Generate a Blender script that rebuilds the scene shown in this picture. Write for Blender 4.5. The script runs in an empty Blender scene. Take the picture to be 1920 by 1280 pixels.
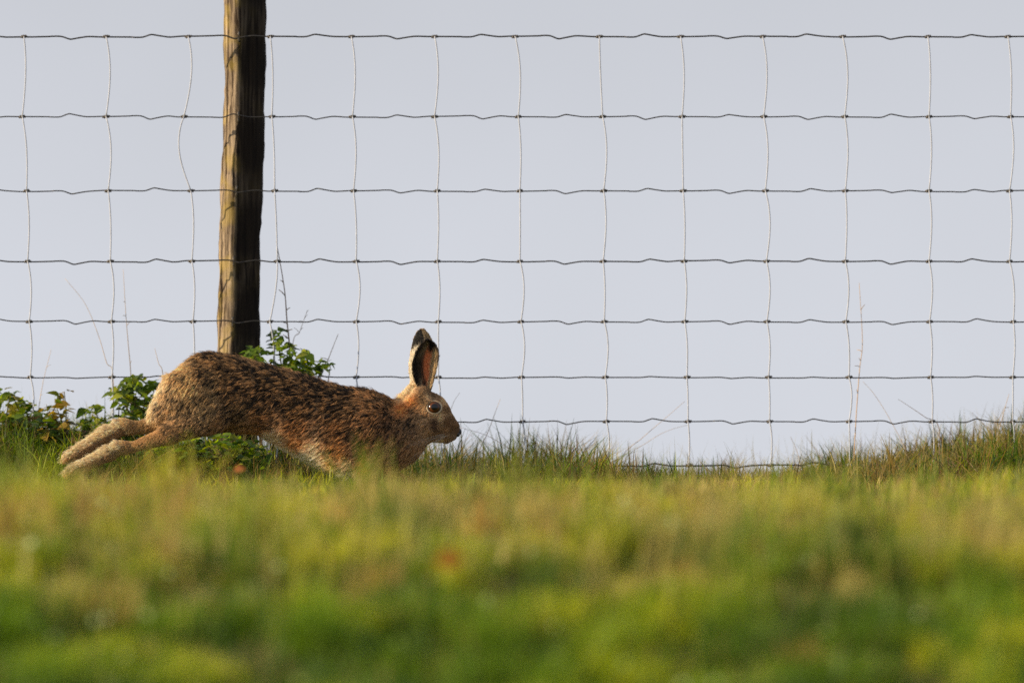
import bpy, math
import numpy as np
from mathutils import Vector, Matrix

rng = np.random.default_rng(7)
scene = bpy.context.scene
COL = scene.collection

# ------------------------------------------------------------------ camera
LENS, SENSOR = 386.0, 36.0
KF = 1920.0 * LENS / SENSOR          # photo pixels per unit angle
ZC = 0.27                            # camera height above the crest (the ground falls towards the camera)
YH = 19.4                            # distance of the hare
YF = 19.9                           # distance of the fence wires

cam_data = bpy.data.cameras.new("camera")
cam = bpy.data.objects.new("camera", cam_data)
COL.objects.link(cam)
cam.location = (0, 0, ZC)
cam.rotation_euler = (math.radians(90), 0, 0)
cam_data.lens = LENS
cam_data.sensor_width = SENSOR
cam_data.clip_start = 0.1
cam_data.clip_end = 5000
cam_data.dof.use_dof = True
cam_data.dof.focus_distance = YH + 0.04
cam_data.dof.aperture_fstop = 4.6
cam_data.dof.aperture_ratio = 0.9
cam_data.dof.aperture_blades = 0
scene.camera = cam

# ------------------------------------------------------------------ light
SUN_EL = math.radians(17)
SUN_AZ = math.radians(9)            # how far the sun sits towards the camera, seen from the left
sun_dir = Vector((-math.cos(SUN_EL) * math.cos(SUN_AZ), -math.cos(SUN_EL) * math.sin(SUN_AZ), math.sin(SUN_EL)))
sl = bpy.data.lights.new("sun", "SUN")
sl.energy = 5.0
sl.angle = math.radians(0.5)
sl.color = (1.0, 0.80, 0.55)
so = bpy.data.objects.new("sun", sl)
COL.objects.link(so)
so.rotation_euler = sun_dir.to_track_quat('Z', 'Y').to_euler()
so.location = (-10, 10, 10)

world = bpy.data.worlds.new("World")
scene.world = world
world.use_nodes = True
wn = world.node_tree
wn.nodes.clear()
out = wn.nodes.new("ShaderNodeOutputWorld")
bg = wn.nodes.new("ShaderNodeBackground")
sky = wn.nodes.new("ShaderNodeTexSky")
sky.sky_type = 'NISHITA'
sky.sun_disc = False
sky.sun_elevation = SUN_EL
sky.sun_rotation = math.atan2(sun_dir.x, sun_dir.y)
sky.air_density = 1.0
sky.dust_density = 2.0
sky.ozone_density = 1.0
tc = wn.nodes.new("ShaderNodeTexCoord")
sep = wn.nodes.new("ShaderNodeSeparateXYZ")
mx = wn.nodes.new("ShaderNodeMath"); mx.operation = 'MAXIMUM'; mx.inputs[1].default_value = 0.045
cmb = wn.nodes.new("ShaderNodeCombineXYZ")
wn.links.new(tc.outputs["Generated"], sep.inputs[0])
wn.links.new(sep.outputs["X"], cmb.inputs["X"])
wn.links.new(sep.outputs["Y"], cmb.inputs["Y"])
wn.links.new(sep.outputs["Z"], mx.inputs[0])
wn.links.new(mx.outputs[0], cmb.inputs["Z"])
wn.links.new(cmb.outputs[0], sky.inputs["Vector"])
# thin high overcast: the clear sky mixed with an even pale grey-blue veil
veil = wn.nodes.new("ShaderNodeMix"); veil.data_type = 'RGBA'
veil.inputs[0].default_value = 0.75
hz = wn.nodes.new("ShaderNodeMapRange")            # the haze is palest low down
hz.inputs["From Min"].default_value = 0.0; hz.inputs["From Max"].default_value = 0.04
hzc = wn.nodes.new("ShaderNodeMix"); hzc.data_type = 'RGBA'
hzc.inputs[6].default_value = (4.28, 4.45, 5.15, 1); hzc.inputs[7].default_value = (3.72, 3.86, 4.5, 1)
wn.links.new(sep.outputs["Z"], hz.inputs["Value"]); wn.links.new(hz.outputs[0], hzc.inputs[0])
cln = wn.nodes.new("ShaderNodeTexNoise"); cln.inputs["Scale"].default_value = 26; cln.inputs["Detail"].default_value = 3   # faint cloud structure in the veil
clm = wn.nodes.new("ShaderNodeMapRange"); clm.inputs["From Min"].default_value = .25; clm.inputs["From Max"].default_value = .75
clm.inputs["To Min"].default_value = .955; clm.inputs["To Max"].default_value = 1.045
vms = wn.nodes.new("ShaderNodeVectorMath"); vms.operation = 'SCALE'
wn.links.new(tc.outputs["Generated"], cln.inputs["Vector"]); wn.links.new(cln.outputs["Fac"], clm.inputs["Value"])
wn.links.new(hzc.outputs[2], vms.inputs[0]); wn.links.new(clm.outputs[0], vms.inputs["Scale"])
wn.links.new(vms.outputs[0], veil.inputs[7])
wn.links.new(sky.outputs[0], veil.inputs[6])
wn.links.new(veil.outputs[2], bg.inputs["Color"])
bg.inputs["Strength"].default_value = 0.12
wn.links.new(bg.outputs[0], out.inputs[0])

scene.view_settings.view_transform = 'Standard'
scene.view_settings.look = 'None'
scene.view_settings.exposure = 0.5
scene.view_settings.gamma = 1.0
scene.cycles.use_denoising = False
scene.cycles.use_adaptive_sampling = False
scene.cycles.max_bounces = 8
scene.cycles.transparent_max_bounces = 8

# ------------------------------------------------------------------ helpers
def px(x, y, Y):
    """a photograph pixel (1920 wide) at distance Y as a world point"""
    return np.array([(x - 960) * Y / KF, Y, ZC + (640 - y) * Y / KF])

def tag(o, label=None, cat=None, group=None, kind=None):
    if label: o["label"] = label
    if cat: o["category"] = cat
    if group: o["group"] = group
    if kind: o["kind"] = kind
    return o

def link(o, parent=None):
    COL.objects.link(o)
    if parent is not None:
        o.parent = parent
        o.matrix_parent_inverse = Matrix.Translation(-Vector(parent.location))
    return o

def empty(name, loc):
    o = bpy.data.objects.new(name, None)
    o.empty_display_size = 0.05
    o.location = Vector([float(v) for v in loc])
    COL.objects.link(o)
    return o

def mesh_obj(name, verts, faces, mat=None, parent=None, col=None, smooth=True):
    """faces: list of integer arrays (n,k)"""
    me = bpy.data.meshes.new(name)
    verts = np.asarray(verts, dtype=np.float32)
    loops, starts, n = [], [], 0
    for f in faces:
        f = np.asarray(f, dtype=np.int32)
        if f.size == 0: continue
        loops.append(f.ravel())
        starts.append(n + np.arange(len(f), dtype=np.int32) * f.shape[1])
        n += f.size
    loops = np.concatenate(loops); starts = np.concatenate(starts)
    me.vertices.add(len(verts)); me.vertices.foreach_set("co", verts.ravel())
    me.loops.add(len(loops)); me.loops.foreach_set("vertex_index", loops)
    me.polygons.add(len(starts)); me.polygons.foreach_set("loop_start", starts)
    me.update(calc_edges=True)
    me.validate()
    if smooth:
        me.polygons.foreach_set("use_smooth", np.ones(len(me.polygons), dtype=bool))
    if col is not None:
        a = me.attributes.new("col", 'FLOAT_COLOR', 'POINT')
        c4 = np.ones((len(verts), 4), dtype=np.float32); c4[:, :3] = col
        a.data.foreach_set("color", c4.ravel())
    if mat: me.materials.append(mat)
    o = bpy.data.objects.new(name, me)
    return link(o, parent)

class MB:
    """collects verts / faces / colours for one mesh"""
    def __init__(self): self.v, self.q, self.t, self.c, self.n = [], [], [], [], 0
    def add(self, v, quads=None, tris=None, col=(1, 1, 1)):
        v = np.asarray(v, float)
        if quads is not None and len(quads): self.q.append(np.asarray(quads) + self.n)
        if tris is not None and len(tris): self.t.append(np.asarray(tris) + self.n)
        c = np.asarray(col, float)
        self.c.append(np.broadcast_to(c, (len(v), 3)))
        self.v.append(v); self.n += len(v)
    def tube(self, pts, rad, seg=8, col=(1, 1, 1), caps=True):
        pts = np.asarray(pts, float); n = len(pts)
        rad = np.broadcast_to(np.asarray(rad, float), (n,))
        tan = np.gradient(pts, axis=0)
        tan /= np.linalg.norm(tan, axis=1)[:, None] + 1e-12
        ref = np.array([0, 1, 0.0]) if abs(tan[:, 1]).max() < 0.9 else np.array([0, 0, 1.0])
        a = np.cross(tan, ref); a /= np.linalg.norm(a, axis=1)[:, None] + 1e-12
        b = np.cross(tan, a)
        th = np.linspace(0, 2 * np.pi, seg, endpoint=False)
        ring = (pts[:, None] + rad[:, None, None] * (np.cos(th)[None, :, None] * a[:, None] + np.sin(th)[None, :, None] * b[:, None]))
        v = ring.reshape(-1, 3)
        i = np.arange(n - 1)[:, None] * seg; j = np.arange(seg)[None]; k = (j + 1) % seg
        q = np.stack([i + j, i + k, i + seg + k, i + seg + j], -1).reshape(-1, 4)
        t = None
        if caps:
            v = np.vstack([v, pts[:1], pts[-1:]])
            jj = np.arange(seg); kk = (jj + 1) % seg
            t = np.vstack([np.stack([np.full(seg, n * seg), kk, jj], -1),
                           np.stack([np.full(seg, n * seg + 1), (n - 1) * seg + jj, (n - 1) * seg + kk], -1)])
        self.add(v, q, t, col)
    def build(self, name, mat, parent=None, smooth=True):
        f = []
        if self.q: f.append(np.vstack(self.q))
        if self.t: f.append(np.vstack(self.t))
        return mesh_obj(name, np.vstack(self.v), f, mat, parent, np.vstack(self.c), smooth)

def spline(p, n):
    """Catmull-Rom through the rows of p, n samples"""
    p = np.asarray(p, float)
    q = np.vstack([2 * p[0] - p[1], p, 2 * p[-1] - p[-2]])
    t = np.linspace(0, len(p) - 1 - 1e-9, n); i = t.astype(int); f = (t - i)[:, None]
    a, b, c, d = q[i], q[i + 1], q[i + 2], q[i + 3]
    return 0.5 * (2 * b + (c - a) * f + (2 * a - 5 * b + 4 * c - d) * f ** 2 + (3 * b - a - 3 * c + d) * f ** 3)

_ph = np.random.default_rng(3).uniform(0, 6.28, (40,))
def noise2(x, y, s):
    """smooth value around 0, feature size about 1/s"""
    r = 0
    for k in range(7):
        an = k * 2.39996 + s
        f = s * (0.6 + 0.23 * k)
        r = r + np.sin(f * (x * math.cos(an) + y * math.sin(an)) * 3.1 + _ph[k] + s) * np.cos(f * (y * math.cos(an * 1.7) - x * math.sin(an * 1.7)) * 2.3 + _ph[k + 9])
    return r / 2.6

def ramp_mix(nt, fac, a, b):
    m = nt.nodes.new("ShaderNodeMix"); m.data_type = 'RGBA'
    m.inputs[6].default_value = (*a, 1) if not hasattr(a, "links") else (1, 1, 1, 1)
    if hasattr(a, "links"): nt.links.new(a, m.inputs[6])
    if hasattr(b, "links"): nt.links.new(b, m.inputs[7])
    else: m.inputs[7].default_value = (*b, 1)
    nt.links.new(fac, m.inputs[0])
    return m.outputs[2]

def new_mat(name):
    m = bpy.data.materials.new(name); m.use_nodes = True
    nt = m.node_tree; nt.nodes.clear()
    o = nt.nodes.new("ShaderNodeOutputMaterial")
    return m, nt, o

def leaf_mat(name, trans=0.35, rough=0.45, spec=0.4):
    """thin plant tissue coloured by the mesh's own 'col'"""
    m, nt, o = new_mat(name)
    at = nt.nodes.new("ShaderNodeAttribute"); at.attribute_name = "col"
    p = nt.nodes.new("ShaderNodeBsdfPrincipled")
    p.inputs["Roughness"].default_value = rough
    p.inputs["Specular IOR Level"].default_value = spec
    tr = nt.nodes.new("ShaderNodeBsdfTranslucent")
    hs = nt.nodes.new("ShaderNodeHueSaturation"); hs.inputs["Value"].default_value = 1.25; hs.inputs["Saturation"].default_value = 1.1
    nt.links.new(at.outputs["Color"], p.inputs["Base Color"])
    nt.links.new(at.outputs["Color"], hs.inputs["Color"])
    nt.links.new(hs.outputs[0], tr.inputs["Color"])
    mix = nt.nodes.new("ShaderNodeMixShader"); mix.inputs[0].default_value = trans
    nt.links.new(p.outputs[0], mix.inputs[1]); nt.links.new(tr.outputs[0], mix.inputs[2])
    nt.links.new(mix.outputs[0], o.inputs[0])
    return m

M_GRASS = leaf_mat("grass_blades", 0.42, 0.45, 0.2)
M_GLINT = leaf_mat("glint_leaf", 0.3, 0.48, 0.7)
M_LEAF = leaf_mat("plant_leaves", 0.5, 0.5, 0.18)
M_STALK = leaf_mat("dry_stalks", 0.25, 0.6, 0.3)

# ------------------------------------------------------------------ ground
def zt(x, y):
    x = np.asarray(x, float); y = np.asarray(y, float)
    z = (0.012 * noise2(x * 0.8, y * 0.45, 1.3) + 0.010 * noise2(x * 1.6, y * 1.1, 2.3)) * np.clip((20 - y) / 1.5, 0.25, 1)
    z = z - np.interp(y, [-10, 0, 7, 10.5, 12.4, 13.0, 13.5, 13.9, 14.25, 14.5, 14.8, 15.4, 16.2], [.95, .95, .80, .48, .270, .200, .128, .072, .032, .016, .010, .005, 0])
    bank = np.interp(x, [-2.0, -1.0, -.75, -.45, -.2, .1, .28, .45, .65, .85, 1.0, 2.0], [.08, .075, .065, .03, .012, .004, -.014, -.01, .012, .05, .064, .08])
    w = np.exp(-((np.minimum(y, 20.15) - 20.05) / 0.42) ** 2)
    z = z + bank * w
    d = np.clip(y - 20.4, 0, None)
    z = z - 0.16 * d * (1 - np.exp(-d / 0.9)) * np.where(d < 250, 1, 250 / np.maximum(d, 1))
    return z

def ground():
    ys = np.concatenate([np.linspace(-60, 4, 17), np.linspace(5, 11.9, 40), np.linspace(12, 15, 91), np.linspace(15.1, 19, 50), np.linspace(19.1, 22, 59), np.geomspace(22.5, 900, 40)])
    xs = np.concatenate([-np.geomspace(900, 2.6, 26), np.linspace(-2.4, 2.4, 61), np.geomspace(2.6, 900, 26)])
    X, Y = np.meshgrid(xs, ys)
    V = np.stack([X, Y, zt(X, Y) - 0.004], -1).reshape(-1, 3)
    n, m = len(ys), len(xs)
    i = np.arange(n - 1)[:, None] * m; j = np.arange(m - 1)[None]
    Q = np.stack([i + j, i + j + 1, i + m + j + 1, i + m + j], -1).reshape(-1, 4)
    mt, nt, o = new_mat("soil_and_thatch")
    p = nt.nodes.new("ShaderNodeBsdfPrincipled"); p.inputs["Roughness"].default_value = 0.95
    g = nt.nodes.new("ShaderNodeNewGeometry")
    nz = nt.nodes.new("ShaderNodeTexNoise"); nz.inputs["Scale"].default_value = 9; nz.inputs["Detail"].default_value = 8
    nt.links.new(g.outputs["Position"], nz.inputs["Vector"])
    c = ramp_mix(nt, nz.outputs["Fac"], (0.05, 0.065, 0.016), (0.11, 0.085, 0.035))
    nt.links.new(c, p.inputs["Base Color"])
    bp = nt.nodes.new("ShaderNodeBump"); bp.inputs["Strength"].default_value = 0.6; bp.inputs["Distance"].default_value = 0.02
    nt.links.new(nz.outputs["Fac"], bp.inputs["Height"]); nt.links.new(bp.outputs[0], p.inputs["Normal"])
    nt.links.new(p.outputs[0], o.inputs[0])
    tag(mesh_obj("ground", V, [Q], mt), "grassy field that ends in a low crest behind the fence", "ground", kind="structure")
ground()

# ------------------------------------------------------------------ grass
def blades(base, h, w, az, lean, col, tipcol=None, seg=3):
    n = len(base)
    ts = np.linspace(0, 1, seg + 1)
    ws = np.array([1.0, 0.85, 0.55, 0.08]) if seg == 3 else np.linspace(1, 0.1, seg + 1)
    d = np.stack([np.cos(az), np.sin(az), np.zeros(n)], -1)
    fa = az + np.pi / 2 + rng.normal(0, 0.5, n)
    s = np.stack([np.cos(fa), np.sin(fa), np.zeros(n)], -1)
    V = np.zeros((n, seg + 1, 2, 3)); C = np.zeros((n, seg + 1, 2, 3))
    for k, t in enumerate(ts):
        c = base + d * (h * lean * t ** 1.9)[:, None]
        c[:, 2] += h * (t - 0.28 * np.clip(lean, 0, 1.6) * t ** 2.4)
        V[:, k, 0] = c - s * (w * ws[k] / 2)[:, None]
        V[:, k, 1] = c + s * (w * ws[k] / 2)[:, None]
        cc = col if tipcol is None else col * (1 - t) + tipcol * t
        C[:, k, 0] = cc; C[:, k, 1] = cc
    b = np.arange(n)[:, None] * (2 * (seg + 1)); k = np.arange(seg)[None] * 2
    Q = np.stack([b + k, b + k + 1, b + k + 3, b + k + 2], -1).reshape(-1, 4)
    return V.reshape(-1, 3), Q, C.reshape(-1, 3)

GREEN = np.array([0.150, 0.255, 0.020]); LIME = np.array([0.50, 0.50, 0.032]); DEEP = np.array([0.06, 0.11, 0.016])
STRAW = np.array([0.45, 0.37, 0.12]); BROWN = np.array([0.19, 0.11, 0.05]); RUST = np.array([0.36, 0.25, 0.075])

def grass_colours(x, y, n, dry):
    """dry: 0..1 chance of a dead blade"""
    u = rng.random(n)
    mixv = np.clip(0.5 + 0.35 * noise2(x, y * 0.5, 2.7) + rng.normal(0, 0.22, n), 0, 1)[:, None]
    c = np.where(mixv < .5, DEEP * (1 - 2 * mixv) + GREEN * 2 * mixv, GREEN * (2 - 2 * mixv) + LIME * (2 * mixv - 1))
    k = rng.random(n)[:, None]
    dead = np.where(k < .55, STRAW, np.where(k < .85, RUST * 1.1, BROWN))
    c = np.where((u < dry)[:, None], dead, c)
    return c * rng.uniform(0.75, 1.2, n)[:, None], u < dry

def meadow():
    N = 290000
    ysamp = lambda n: np.where(rng.random(n) < .62, rng.uniform(12.1, 14.9, n), rng.uniform(14.8, 19.5, n))
    y = ysamp(N)
    x = rng.uniform(-1, 1, N) * (0.5 * 1920 * y / KF + 1.0)
    # tussocks: two thirds of the blades stand in clumps that share a colour and a height
    M = 1900
    cy = ysamp(M); cx = rng.uniform(-1, 1, M) * (0.5 * 1920 * cy / KF + 1.0)
    ci = rng.integers(0, M, N); sel = rng.random(N) < 0.64
    cr = rng.uniform(0.014, 0.036, M)
    x = np.where(sel, cx[ci] + rng.normal(0, 1, N) * cr[ci], x); y = np.where(sel, cy[ci] + rng.normal(0, 1, N) * cr[ci] * 1.2, y)
    patch = noise2(x * 1.1, y * 0.5, 1.9)
    ch = rng.uniform(0.6, 1.3, M) * np.where((cy > 14.4) & (cy < 17.6), rng.choice([.75, 1.0, 1.25, 1.45], M, p=[.4, .35, .17, .08]), 1)
    h = np.where(sel, rng.uniform(0.045, 0.08, N) * ch[ci], rng.uniform(0.02, 0.045, N)) * (1 + 0.15 * patch + .25 * noise2(x * 2.4, y * 1.2, 1.7))
    h *= np.interp(y, [5, 10, 14, 16, 18.0, 18.8, 19.8], [0.8, 0.8, .92, .95, 0.85, 0.6, 0.45])
    # worn brownish hollows
    holl = np.zeros(N)
    for qx, qy, sx, sy, k in ((1240, 1010, 95, 28, 1), (1180, 1000, 60, 22, .9), (370, 1045, 50, 26, 1), (310, 1075, 30, 20, .9), (1830, 960, 70, 30, .9), (640, 1050, 40, 20, .6), (1540, 1055, 70, 24, .7), (1500, 1040, 40, 20, .6),
                             (540, 1050, 40, 20, .6), (900, 1040, 50, 20, .5), (80, 930, 50, 26, .6), (420, 1205, 60, 24, .5), (1360, 1235, 50, 24, .6), (1720, 1250, 70, 24, .6), (480, 1255, 60, 20, .5), (1150, 1035, 50, 20, .6)):
        hy = 14.45 - (qy - 950) * .0039
        hx = (qx - 960) * hy / KF; sx = sx * hy / KF; sy = sy * .0052
        holl = np.maximum(holl, k * np.exp(-((x - hx) / sx) ** 2 - ((y - hy) / sy) ** 2))
    h *= 1 - 0.9 * np.clip(holl * 1.25, 0, 1)
    base_dry = np.interp(y, [12.4, 13.2, 13.7, 14.3, 16.5, 20], [.02, .03, .07, .18, .36, .22])
    # colour of each clump
    big = lambda x, y: noise2(x * 2.0, y * 1.1, 2.7)
    cm = np.clip(0.56 + 0.62 * big(cx, cy) + rng.normal(0, .22, M), 0, 1)
    cd = rng.random(M) < np.interp(cy, [12.4, 13.2, 13.7, 14.3, 16.5, 20], [.0, .005, .03, .12, .24, .15]) * np.clip(1 + 1.5 * noise2(cx * 2.1, cy * .9, 3.9), 0, 3)
    ck = rng.random(M)
    mixv = np.where(sel, cm[ci] + rng.normal(0, .1, N), (.34 + .45 * big(x, y) + rng.normal(0, .12, N)))
    mixv = mixv - np.interp(y, [12.4, 13.0, 13.5, 13.8], [.30, .26, .08, 0])
    mixv = np.clip(mixv, 0, 1)[:, None]
    col = np.where(mixv < .5, DEEP * (1 - 2 * mixv) + GREEN * 2 * mixv, GREEN * (2 - 2 * mixv) + LIME * (2 * mixv - 1))
    kk = np.where(sel, ck[ci], rng.random(N))[:, None]
    dead = np.where(kk < .5, STRAW, np.where(kk < .8, RUST, BROWN))
    isdead = np.where(sel & cd[ci], rng.random(N) < .75, rng.random(N) < base_dry * .45 + .7 * holl + np.where(sel, 0, .08))
    col = np.where(isdead[:, None], dead, col) * rng.uniform(.75, 1.2, N)[:, None]
    w = rng.uniform(0.0022, 0.005, N)
    az = rng.uniform(0, 2 * np.pi, N); lean = np.abs(rng.normal(0.45, 0.3, N))
    # taller bents standing out of the sward
    tall = rng.random(N) < 0.010 * ((y > 14.0) & (y < 16.2))
    h = np.where(tall, rng.uniform(0.085, 0.115, N), h); lean = np.where(tall, lean * 0.35, lean)
    col = np.where(tall[:, None], STRAW * rng.uniform(.8, 1.1, N)[:, None], col)
    base = np.stack([x, y, zt(x, y) - 0.006], -1)
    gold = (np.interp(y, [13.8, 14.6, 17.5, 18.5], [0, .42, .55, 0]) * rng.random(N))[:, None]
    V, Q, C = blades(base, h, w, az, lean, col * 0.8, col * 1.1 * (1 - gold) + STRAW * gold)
    # tight sheaves of dead bents that stand up in front of the hare
    vs, qs, cs, off = [V], [Q], [C], len(V)
    for sx, sy, hh, k in ((8, 15.6, .135, 50), (75, 15.8, .11, 40), (322, 15.7, .115, 55), (300, 15.2, .09, 30), (470, 16.0, .095, 30), (790, 16.2, .105, 70), (760, 15.8, .09, 50), (840, 16.6, .09, 40), (560, 15.9, .08, 30),
                          (1000, 16.4, .085, 60), (1060, 16.8, .085, 50), (1320, 15.8, .075, 40), (1740, 15.0, .10, 50), (1880, 15.2, .11, 40), (1600, 14.2, .09, 40), (1290, 14.4, .08, 20), (200, 14.2, .09, 25), (700, 14.6, .08, 30), (640, 16.2, .10, 50), (900, 16.0, .095, 60), (960, 17.5, .08, 60), (1180, 16.4, .085, 50), (1500, 16.4, .085, 60), (1820, 15.6, .10, 50), (690, 17.4, .085, 60), (735, 16.9, .10, 70), (180, 16.2, .11, 40), (240, 17.0, .09, 40), (400, 16.6, .09, 40), (520, 17.2, .08, 40)):
        sy = sy - .85 if sy > 14.9 else 14.3 - (15 - sy) * .55
        k = int(k * 1.7)
        bx = (sx - 960) * sy / KF
        X = bx + rng.normal(0, .015, k); Y = sy + rng.normal(0, .03, k)
        cc = (STRAW if rng.random() < .6 else RUST * 1.2) * rng.uniform(.7, 1.1, k)[:, None]
        v, q, c = blades(np.stack([X, Y, zt(X, Y) - .005], -1), hh * rng.uniform(.6, 1.05, k), rng.uniform(.0015, .0035, k), rng.uniform(0, 6.28, k), np.abs(rng.normal(.12, .1, k)), cc)
        vs.append(v); qs.append(q + off); cs.append(c); off += len(v)
    # glossy leaf facets added in the sward, aimed to glint the sun as discs
    half = np.array([sun_dir.x, sun_dir.y - 1, sun_dir.z]); half /= np.linalg.norm(half)
    K = 90
    gy = rng.uniform(12.8, 15.2, K); gx = rng.uniform(-.55, .55, K) * 1920 * gy / KF
    gv, gq = [], []
    for i in range(K):
        n_ = half + rng.normal(0, .30, 3); n_ /= np.linalg.norm(n_)
        a_ = np.cross(n_, [0, 0, 1]); a_ /= np.linalg.norm(a_); b_ = np.cross(n_, a_)
        c_ = np.array([gx[i], gy[i], float(zt(gx[i], gy[i])) + rng.uniform(.035, .075)]); r_ = rng.uniform(.0022, .0042)
        ang = np.arange(8) * np.pi / 4
        gv.append(c_ + r_ * (np.cos(ang)[:, None] * a_ + np.sin(ang)[:, None] * b_ * 1.3))
        gq.append(np.arange(8)[None] + i * 8)
    o = mesh_obj("meadow_grass", np.vstack(vs), [np.vstack(qs)], M_GRASS, None, np.vstack(cs))
    tag(o, "short green and straw coloured grass of the field in front of the fence", "grass", kind="stuff")
    gv = np.vstack(gv)
    tag(mesh_obj("glint_leaves", gv, [np.vstack(gq)], M_GLINT, None, np.tile(np.array([.2, .3, .05]), (len(gv), 1))), "tiny glossy leaf facets added among the grass blades to glint the sun", "leaves", kind="stuff")
meadow()

def verge():
    N = 60000
    y = rng.uniform(19.4, 20.5, N); x = rng.uniform(-1.75, 1.75, N)
    M = 900
    cx = rng.uniform(-1.5, 1.5, M); cy = rng.uniform(19.45, 20.45, M)
    ci = rng.integers(0, M, N); sel = rng.random(N) < 0.7
    x = np.where(sel, cx[ci] + rng.normal(0, 0.02, N), x); y = np.where(sel, cy[ci] + rng.normal(0, 0.03, N), y)
    ch = rng.uniform(0.45, 1.5, M)
    hx = np.interp(x, [-1.5, -.9, -.6, -.35, -.1, .1, .25, .45, .6, .75, 1.0, 1.5], [.08, .08, .07, .07, .085, .085, .058, .052, .064, .07, .075, .08])
    h = hx * rng.uniform(0.4, 1.2, N) * np.where(sel, ch[ci], .8)
    cm = np.clip(.3 + rng.normal(0, .26, M), 0, 1); cd = rng.random(M); ck = rng.random(M)
    dryx = np.interp(x, [-1.4, -.6, -.3, .2, .6, 1.4], [.2, .2, .62, .72, .68, .66])
    mixv = np.clip(np.where(sel, cm[ci], .25) + rng.normal(0, .12, N), 0, 1)[:, None]
    col = np.where(mixv < .5, DEEP * .7 * (1 - 2 * mixv) + GREEN * .75 * 2 * mixv, GREEN * (2 - 2 * mixv) + LIME * (2 * mixv - 1))
    kk = np.where(sel, ck[ci], rng.random(N))[:, None]
    deadc = np.where(kk < .42, STRAW * .9, np.where(kk < .75, RUST * .9, BROWN * .7))
    dead = np.where(sel, cd[ci] < dryx, rng.random(N) < dryx) & (rng.random(N) < .85)
    col = np.where(dead[:, None], deadc, col) * rng.uniform(.5, 1.15, N)[:, None]
    w = rng.uniform(0.0012, 0.0042, N)
    base = np.stack([x, y, zt(x, y) - 0.006], -1)
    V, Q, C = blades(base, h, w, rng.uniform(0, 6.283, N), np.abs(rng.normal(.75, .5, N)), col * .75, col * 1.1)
    # fine wispy stems
    K = 2600
    x = rng.uniform(-1.5, 1.5, K); y = rng.uniform(19.7, 20.5, K)
    b2 = np.stack([x, y, zt(x, y)], -1)
    V2, Q2, C2 = blades(b2, rng.uniform(.05, .115, K), rng.uniform(.0007, .0014, K), rng.uniform(0, 6.28, K), np.abs(rng.normal(.35, .3, K)), STRAW * rng.uniform(.5, 1, K)[:, None])
    Q2 = Q2 + len(V)
    tag(mesh_obj("verge_grass", np.vstack([V, V2]), [np.vstack([Q, Q2])], M_GRASS, None, np.vstack([C, C2])),
        "rough tussocky grass and dead stems along the foot of the wire fence", "grass", kind="stuff")
verge()

# ------------------------------------------------------------------ fence
def wire_mat(name, base, metal, rough):
    m, nt, o = new_mat(name)
    p = nt.nodes.new("ShaderNodeBsdfPrincipled")
    g = nt.nodes.new("ShaderNodeNewGeometry")
    nz = nt.nodes.new("ShaderNodeTexNoise"); nz.inputs["Scale"].default_value = 60; nz.inputs["Detail"].default_value = 4
    nt.links.new(g.outputs["Position"], nz.inputs["Vector"])
    c = ramp_mix(nt, nz.outputs["Fac"], tuple(b * 0.7 for b in base), tuple(b * 1.25 for b in base))
    nt.links.new(c, p.inputs["Base Color"])
    p.inputs["Metallic"].default_value = metal; p.inputs["Roughness"].default_value = rough
    nt.links.new(p.outputs[0], o.inputs[0])
    return m
M_LINE = wire_mat("weathered_line_wire", (0.055, 0.05, 0.045), 0.5, 0.5)
M_STAY = wire_mat("pale_zinc_wire", (0.455, 0.485, 0.55), 0.0, 0.85)
M_KNOT = wire_mat("dull_zinc_knot", (0.11, 0.095, 0.075), 0.4, 0.5)

ROWS = [69, 219, 358, 490, 603, 707, 790, 872]
COLS = [  # photograph x of each stay at each line wire
    [45, 42, 50, 52, 55, 57, 60, 62], [199, 199, 203, 207, 209, 210, 212, 214], [353, 345, 358, 360, 362, 363, 364, 365],
    [507, 510, 515, 520, 506, 515, 516, 517], [659, 661, 663, 668, 668, 668, 670, 671], [815, 815, 820, 820, 822, 822, 824, 825],
    [966, 972, 975, 975, 977, 978, 980, 981], [1124, 1130, 1132, 1131, 1133, 1135, 1137, 1138], [1276, 1279, 1281, 1283, 1284, 1288, 1290, 1292],
    [1430, 1432, 1435, 1437, 1438, 1441, 1443, 1445], [1580, 1584, 1585, 1585, 1586, 1592, 1592, 1593], [1740, 1742, 1742, 1742, 1743, 1745, 1748, 1749],
    [1890, 1895, 1893, 1893, 1900, 1899, 1899, 1900]]
ROWPH = [1, -1, 1, 1, 1, 0.35, 1, 1]
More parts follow.
